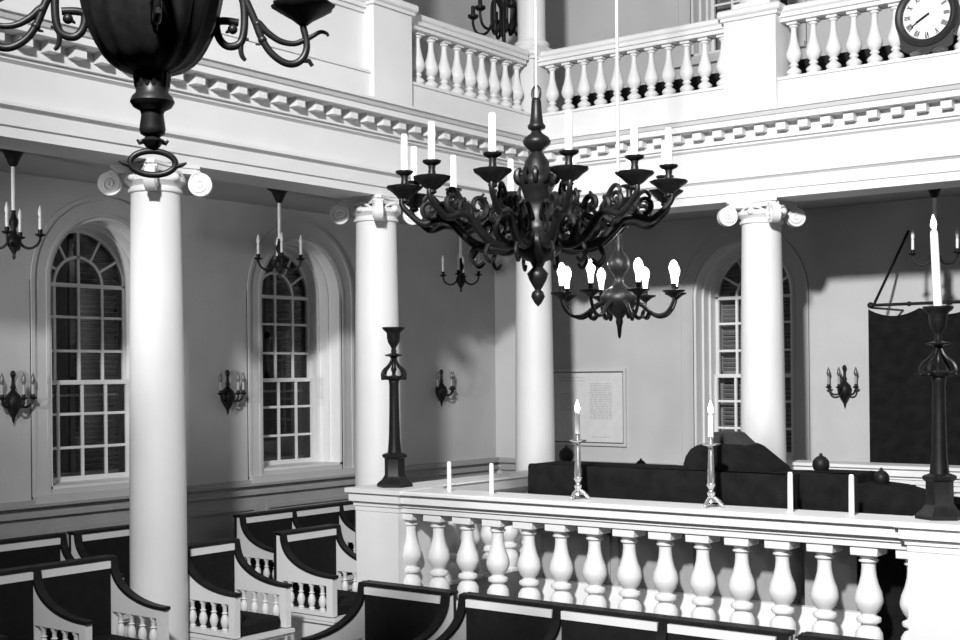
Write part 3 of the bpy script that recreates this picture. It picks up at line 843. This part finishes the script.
# ------------------------------------------------------------------ big central chandelier
def central():
    cx, cy = -3.580, 5.191; D = 6.3; k = D/(1310*2.372); z0 = 3.737
    t = thing('central_chandelier', 'large dark twelve-branch chandelier hanging in the middle with unlit candles', 'chandelier', (cx, cy, 0))
    Z = lambda u: z0-(u-15)*k
    prof = [(538, .5), (530, 8), (515, 16), (505, 14), (498, 7), (490, 12), (475, 20), (460, 25), (452, 18), (445, 12), (432, 18), (425, 36), (410, 52), (392, 60), (375, 58), (360, 44), (350, 36), (340, 38), (325, 34), (300, 36), (292, 26),
            (280, 30), (262, 36), (248, 44), (235, 46), (225, 34), (212, 30), (195, 28), (180, 18), (172, 12), (165, 20), (155, 30), (147, 33), (138, 28), (128, 14), (122, 10), (116, 20), (110, 21), (104, 16), (80, 13), (50, 11), (44, 8), (42, 2)]
    MB().lathe([(r*k, Z(u)) for u, r in prof], 24, lobes=12, amp=.08).build('body', BRONZE, t, 60)
    for s_ in (-1, 1): MB().tube([(s_*9*k, 0, Z(46)), (s_*11*k, 0, Z(34)), (s_*9*k, 0, Z(22)), (s_*3*k, 0, Z(14))], [.006, .007, .006, .003], 8).build('crown_hook', BRONZE, t, 50)
    sm = MB().tube([(30*k, 0, Z(250)), (46*k, 0, Z(242)), (52*k, 0, Z(228)), (47*k, 0, Z(215)), (40*k, 0, Z(222))], [.012, .014, .012, .01, .008], 6).mesh('leaf_scroll', BRONZE, 50)
    for q in range(12): link('leaf_scroll', sm, t, None, q*PI/6)
    MB().lathe([(.006, Z(44)), (.006, TOPZ)], 8).build('hanging_rod', PALE, t, 50)
    R = .64; zc = EYE+.938
    view = math.atan2(-cy, -cx)
    ARM_ = MB()
    ARM_.tube([(.09, 0, Z(370)), (.15, 0, Z(392)), (.22, 0, Z(400)), (.30, 0, Z(392)), (.37, 0, Z(365)), (.42, 0, Z(340)), (.48, 0, Z(335)), (.55, 0, Z(345)), (.60, 0, Z(330)), (R+.015, 0, Z(300)), (R, 0, zc-.06)], [.022, .023, .022, .021, .02, .019, .018, .017, .015, .013, .011], 8)
    # scrolls on the branch
    def spiral(c, r0, turns, sgn, th0):
        pts = []
        n = 22
        for i in range(n):
            th = th0+sgn*turns*2*PI*i/n; r = r0*(1-.75*i/n); pts.append((c[0]+r*math.cos(th), 0, c[1]+r*math.sin(th)))
        return pts
    ARM_.tube(spiral((.20, Z(355)), .075, 1.1, 1, -PI/2), [.019-.0005*i for i in range(22)], 6)
    ARM_.tube(spiral((.37, Z(315)), .06, 1.1, -1, -PI/2), [.018-.0005*i for i in range(22)], 6)
    ARM_.tube(spiral((.52, Z(310)), .045, 1.0, 1, -PI/2), [.015-.0004*i for i in range(22)], 6)
    ARM_.tube(spiral((.275, Z(330)), .055, 1.0, 1, PI/2), [.016-.0005*i for i in range(22)], 6)
    ARM_.tube(spiral((.45, Z(322)), .04, 1.0, -1, PI/2), [.014-.0004*i for i in range(22)], 6)
    ARM_.tube([(.42, 0, Z(340)), (.46, 0, Z(310)), (.50, 0, Z(285)), (.53, 0, Z(280)), (.55, 0, Z(292)), (.535, 0, Z(300))], [.013, .012, .011, .010, .009, .007], 6)
    ARM_.tube([(.30, 0, Z(392)), (.33, 0, Z(420)), (.30, 0, Z(440)), (.27, 0, Z(430))], [.012, .01, .009, .007], 6)
    ARM_.tube([(.09, 0, Z(330)), (.14, 0, Z(305)), (.20, 0, Z(300)), (.25, 0, Z(310)), (.28, 0, Z(290)), (.26, 0, Z(272))], [.014, .013, .013, .012, .01, .007], 6)
    arm_me = ARM_.mesh('branch', BRONZE, 50)
    PAN = MB()
    PAN.lathe([(.01, -.095), (.022, -.085), (.018, -.075), (.04, -.06), (.06, -.04), (.082, -.025), (.086, -.015), (.05, -.008), (.018, -.002), (.015, .02), (.017, .035), (.036, .045), (.042, .052), (.042, .058), (.02, .06)], 20, lobes=10, amp=.08)
    pan_me = PAN.mesh('drip_pan', BRONZE, 50)
    for q in range(12):
        a = view + math.radians(12.5+30*q)
        b = link('branch', arm_me, t); b.rotation_euler.z = a
        link('drip_pan', pan_me, b, (R, 0, zc-.03))
        x, y = cx+R*math.cos(a), cy+R*math.sin(a)
        candle(x, y, zc+.0315, .17, .0175, 'white unlit candle standing in a cup of the big central chandelier', 'candles in the central chandelier')
central()

# ------------------------------------------------------------------ small lit chandelier behind it
def lit():
    cx, cy, D = -3.94, 6.54, 7.6; m = D/1310
    t = thing('lit_chandelier', 'smaller dark chandelier with glowing bulbs hanging behind the big one', 'chandelier', (cx, cy, 0))
    Z = lambda u: EYE+(373.7-(150+u/3.2))*m   # crop rows
    k = m/3.2
    prof = [(604, 1), (596, 5), (565, 8), (550, 12), (540, 10), (528, 20), (510, 44), (490, 58), (470, 62), (452, 50), (440, 30), (428, 16), (410, 14), (398, 18), (385, 30), (365, 36), (348, 32), (332, 20), (322, 12), (300, 14), (260, 10), (200, 10), (150, 12), (146, 3)]
    MB().lathe([(r*k, Z(u)) for u, r in prof], 24).build('body', BRONZE, t, 60)
    MB().lathe([(.0105, Z(150)), (.0105, TOPZ)], 10).build('hanging_rod', PALE, t, 50)
    R = .345; zc = Z(458)
    A = MB(); A.tube([(.09, 0, Z(485)), (.15, 0, Z(500)), (.19, 0, Z(520)), (.24, 0, Z(533)), (.29, 0, Z(528)), (.325, 0, Z(508)), (R, 0, Z(482)), (R, 0, zc-.01)], [.013, .013, .012, .012, .011, .01, .01, .01], 8)
    A.tube([(.19, 0, Z(520)), (.17, 0, Z(540)), (.145, 0, Z(530)), (.155, 0, Z(515))], [.009, .009, .008, .006], 6)
    am = A.mesh('branch', BRONZE, 50)
    P_ = MB().lathe([(.008, -.04), (.02, -.03), (.04, -.015), (.062, -.005), (.064, .002), (.03, .004), (.015, .008), (.014, .03), (.018, .035), (.018, .04), (.01, .041)], 18).mesh('drip_pan', BRONZE, 50)
    Bm = MB().lathe([(.012, .0), (.014, .02), (.017, .05), (.025, .075), (.027, .095), (.021, .115), (.009, .13), (.001, .134)], 14).mesh('bulb', BULB, 60)
    view = math.atan2(-cy, -cx)
    for q in range(8):
        a = view + math.radians(18+45*q)
        b = link('branch', am, t); b.rotation_euler.z = a
        link('drip_pan', P_, b, (R, 0, zc)); link('bulb', Bm, b, (R, 0, zc+.04))
        if q % 2 == 0:
            l = bpy.data.lights.new('bulb_light', 'POINT'); l.energy = 5.0; l.shadow_soft_size = .03
            lo = bpy.data.objects.new('bulb_light', l); COL.objects.link(lo); lo.location = (cx+R*math.cos(a), cy+R*math.sin(a), zc+.2)
lit()

# ------------------------------------------------------------------ near chandelier, cut by the top edge
def near():
    cx, cy, D = -2.89, 2.332, 3.6; m = D/1310
    t = thing('near_chandelier', 'very large dark chandelier bowl with scrolled branches cut by the top left edge', 'chandelier', (cx, cy, 0))
    Z = lambda y: EYE+(377-y)*m
    bowl = [(90, 15), (85, 17), (73, 18.5), (71, 25), (68, 33), (62, 41), (55, 47), (45, 53), (30, 60), (12, 65), (-8, 69), (-20, 71), (-28, 68), (-30, 76), (-36, 78), (-42, 70), (-50, 45), (-60, 28), (-80, 20), (-95, 26), (-110, 38), (-125, 34), (-140, 18), (-165, 12), (-200, 10), (-205, 2)]
    MB().lathe([(r*m, Z(y)) for y, r in bowl], 48, lobes=16, amp=.09).build('bowl', BRONZE, t, 60)
    st = [(150, 2), (146, 7), (140, 11), (136, 7), (133, 12), (128, 13), (114, 11), (110, 12), (106, 19), (101, 22), (96, 20), (92, 16), (80, 17), (66, 18)]
    MB().lathe([(r*m, Z(y)) for y, r in st], 24).build('stem', BRONZE, t, 50)
    ring = []
    for i in range(33):
        a = 2*PI*i/32; ring.append((22*m*math.cos(a)*1.0, 0, Z(162)+12*m*math.sin(a)))
    view = math.atan2(-cy, -cx)
    M = RZ(view+PI/2)
    mb = MB(); mb.tube(ring, 3.2*m, 8, M)
    for s_ in (-1, 1):
        mb.tube([(s_*8*m, 0, Z(140)), (s_*13*m, 0, Z(142)), (s_*15*m, 0, Z(139))], [.008, .007, .004], 6, M)
        mb.tube([(s_*22*m, 0, Z(165)), (s_*29*m, 0, Z(163)), (s_*33*m, 0, Z(161))], [.008, .006, .003], 6, M)
    mb.build('pull_ring', BRONZE, t, 50)
    MB().lathe([(.012, Z(-200)), (.012, TOPZ)], 10).build('hanging_rod', PALE, t, 50)
    A = MB()
    P = lambda o, y: (o*m, 0, Z(y-4))
    A.tube([P(60, -46), P(80, -30), P(95, 0), P(103, 18), P(109, 34), P(118, 48), P(130, 57), P(141, 59), P(150, 54), P(155, 44), P(155, 33), P(152, 20), P(152, 10)], [.011]*4+[.0105]*5+[.01, .01, .01, .01], 8)
    A.tube([P(103, 18), P(107, 20), P(115, 28), P(128, 36), P(142, 38), P(152, 34)], [.012, .011, .01, .009, .008, .008], 8)
    A.tube([P(150, 54), P(158, 55), P(161, 60)], [.009, .007, .006], 6)
    A.tube([P(155, 33), P(163, 28), P(170, 24), P(176, 25), P(178, 28)], [.008, .007, .006, .005, .004], 6)
    for y, o in ((20, 105), (36, 110)): A.ball(P(o, y), .013, 8)
    loop = [P(64, -20), P(78, -18), P(90, -5), P(92, 20), P(89, 38), P(82, 44), P(73, 44), P(66, 36), P(64, 22), P(72, 19), P(86, 20)]
    A.tube(loop, [.011]*len(loop), 8)
    A.tube([P(89, 36), P(88, 48), P(90, 55), P(93, 58)], [.009, .008, .007, .005], 6)
    A.ball(P(80, 27), .014, 8)
    A.tube([P(80, 27), P(76, 29), P(73, 31)], [.006, .006, .003], 5)
    for o, y in ((96, 36), (108, 40)): A.tube([P(o, y), P(o-5, y+1)], [.005, .003], 5)
    am = A.mesh('branch', BRONZE, 50)
    pm = MB().lathe([(.012, -.045), (.03, -.03), (.06, -.012), (.085, .004), (.088, .012), (.06, .016), (.02, .022), (.018, .05), (.045, .065), (.048, .075), (.02, .078)], 22, lobes=10, amp=.1).mesh('drip_pan', BRONZE, 50)
    for q in range(4):
        a = view + math.radians(92+90*q)
        b = link('branch', am, t); b.rotation_euler.z = a
        link('drip_pan', pm, b, (152*m, 0, Z(-2)))
near()

# ------------------------------------------------------------------ candelabrum on the upper gallery
def candelabrum():
    x, y = -7.08, 9.75; D = 12.05; m = D/1310
    zf = CEIL_LOW+.35
    t = thing('gallery_candelabrum', 'dark branched candelabrum on a pole in the upper gallery, left of the upper column', 'candelabrum', (x, y, zf))
    Z = lambda q: EYE+(375-q)*m-zf
    MB().lathe([(.18, 0), (.18, .03), (.05, .08), (.02, .12), (.018, Z(14)), (.03, Z(12)), (.055, Z(6)), (.08, Z(0)), (.06, Z(-8)), (.02, Z(-14)), (.015, Z(-40)), (.002, Z(-44))], 16).build('pole', IRON, t, 50)
    A = MB(); P = lambda o, q: (o*m, 0, Z(q))
    A.tube([P(4, 0), P(9, -2), P(12, 6), P(12, 26), P(9, 34), P(7, 26)], [.015]*6, 7)
    A.tube([P(12, 22), P(17, 31), P(23, 33), P(29, 30), P(32, 22), P(32, 16)], [.013]*6, 7)
    A.lathe([(.02, -.02), (.05, 0), (.05, .02), (.02, .03), (.02, .1), (.005, .11)], 12, P(32, 15))
    am = A.mesh('branch', IRON, 50)
    for q in range(6):
        b = link('branch', am, t); b.rotation_euler.z = q*PI/3 + .35
candelabrum()

# ------------------------------------------------------------------ lights
def spot(name, loc, target, energy, size, angle, blend=.8):
    l = bpy.data.lights.new(name, 'SPOT'); l.energy = energy; l.shadow_soft_size = size; l.spot_size = math.radians(angle); l.spot_blend = blend
    o = bpy.data.objects.new(name, l); COL.objects.link(o); o.location = loc
    o.rotation_euler = (Vector(target)-Vector(loc)).to_track_quat('-Z', 'Y').to_euler(); return o
def area(name, loc, target, energy, sx, sy):
    l = bpy.data.lights.new(name, 'AREA'); l.energy = energy; l.shape = 'RECTANGLE'; l.size = sx; l.size_y = sy
    o = bpy.data.objects.new(name, l); COL.objects.link(o); o.location = loc
    o.rotation_euler = (Vector(target)-Vector(loc)).to_track_quat('-Z', 'Y').to_euler(); return o
spot('key_flood', (-1.0, -.9, EYE+4.0), (-3.6, 11, 2.6), 6500, .25, 90, 1.)
spot('reveal_fill', (-5.5, -1.5, 2.6), (-8.2, 8.7, 2.95), 1700, .15, 20, .8)  # added narrow spot, only there to brighten the window reveals
spot('end_wall_boost', (-1.0, -.9, EYE+4.05), (-5.3, 10.9, 1.7), 2000, .25, 27, 1.)  # added spot beside the key, lifts the end wall below the gallery
spot('low_flood', (1.5, -.5, EYE+1.0), (-3.6, 6.2, 1.0), 260, .12, 42, 1.)
W = bpy.data.worlds.new('room_air'); S.world = W; W.use_nodes = True
W.node_tree.nodes['Background'].inputs['Color'].default_value = (1, 1, 1, 1)
W.node_tree.nodes['Background'].inputs['Strength'].default_value = .012

# ------------------------------------------------------------------ camera
cam = bpy.data.cameras.new('camera'); co = bpy.data.objects.new('camera', cam); COL.objects.link(co)
cam.sensor_width = 36; cam.lens = 1310.4/960*36; cam.shift_y = 55/960
co.matrix_world = T(0, 0, EYE) @ RZ(math.radians(37.159)) @ Matrix.Rotation(PI/2, 4, 'X') @ Matrix.Rotation(math.radians(-.5), 4, 'Z')
cam.clip_start = .05
S.camera = co
S.view_settings.view_transform = 'Standard'; S.view_settings.look = 'None'; S.view_settings.gamma = 1; S.view_settings.use_curve_mapping = False
S.view_settings.exposure = -.18
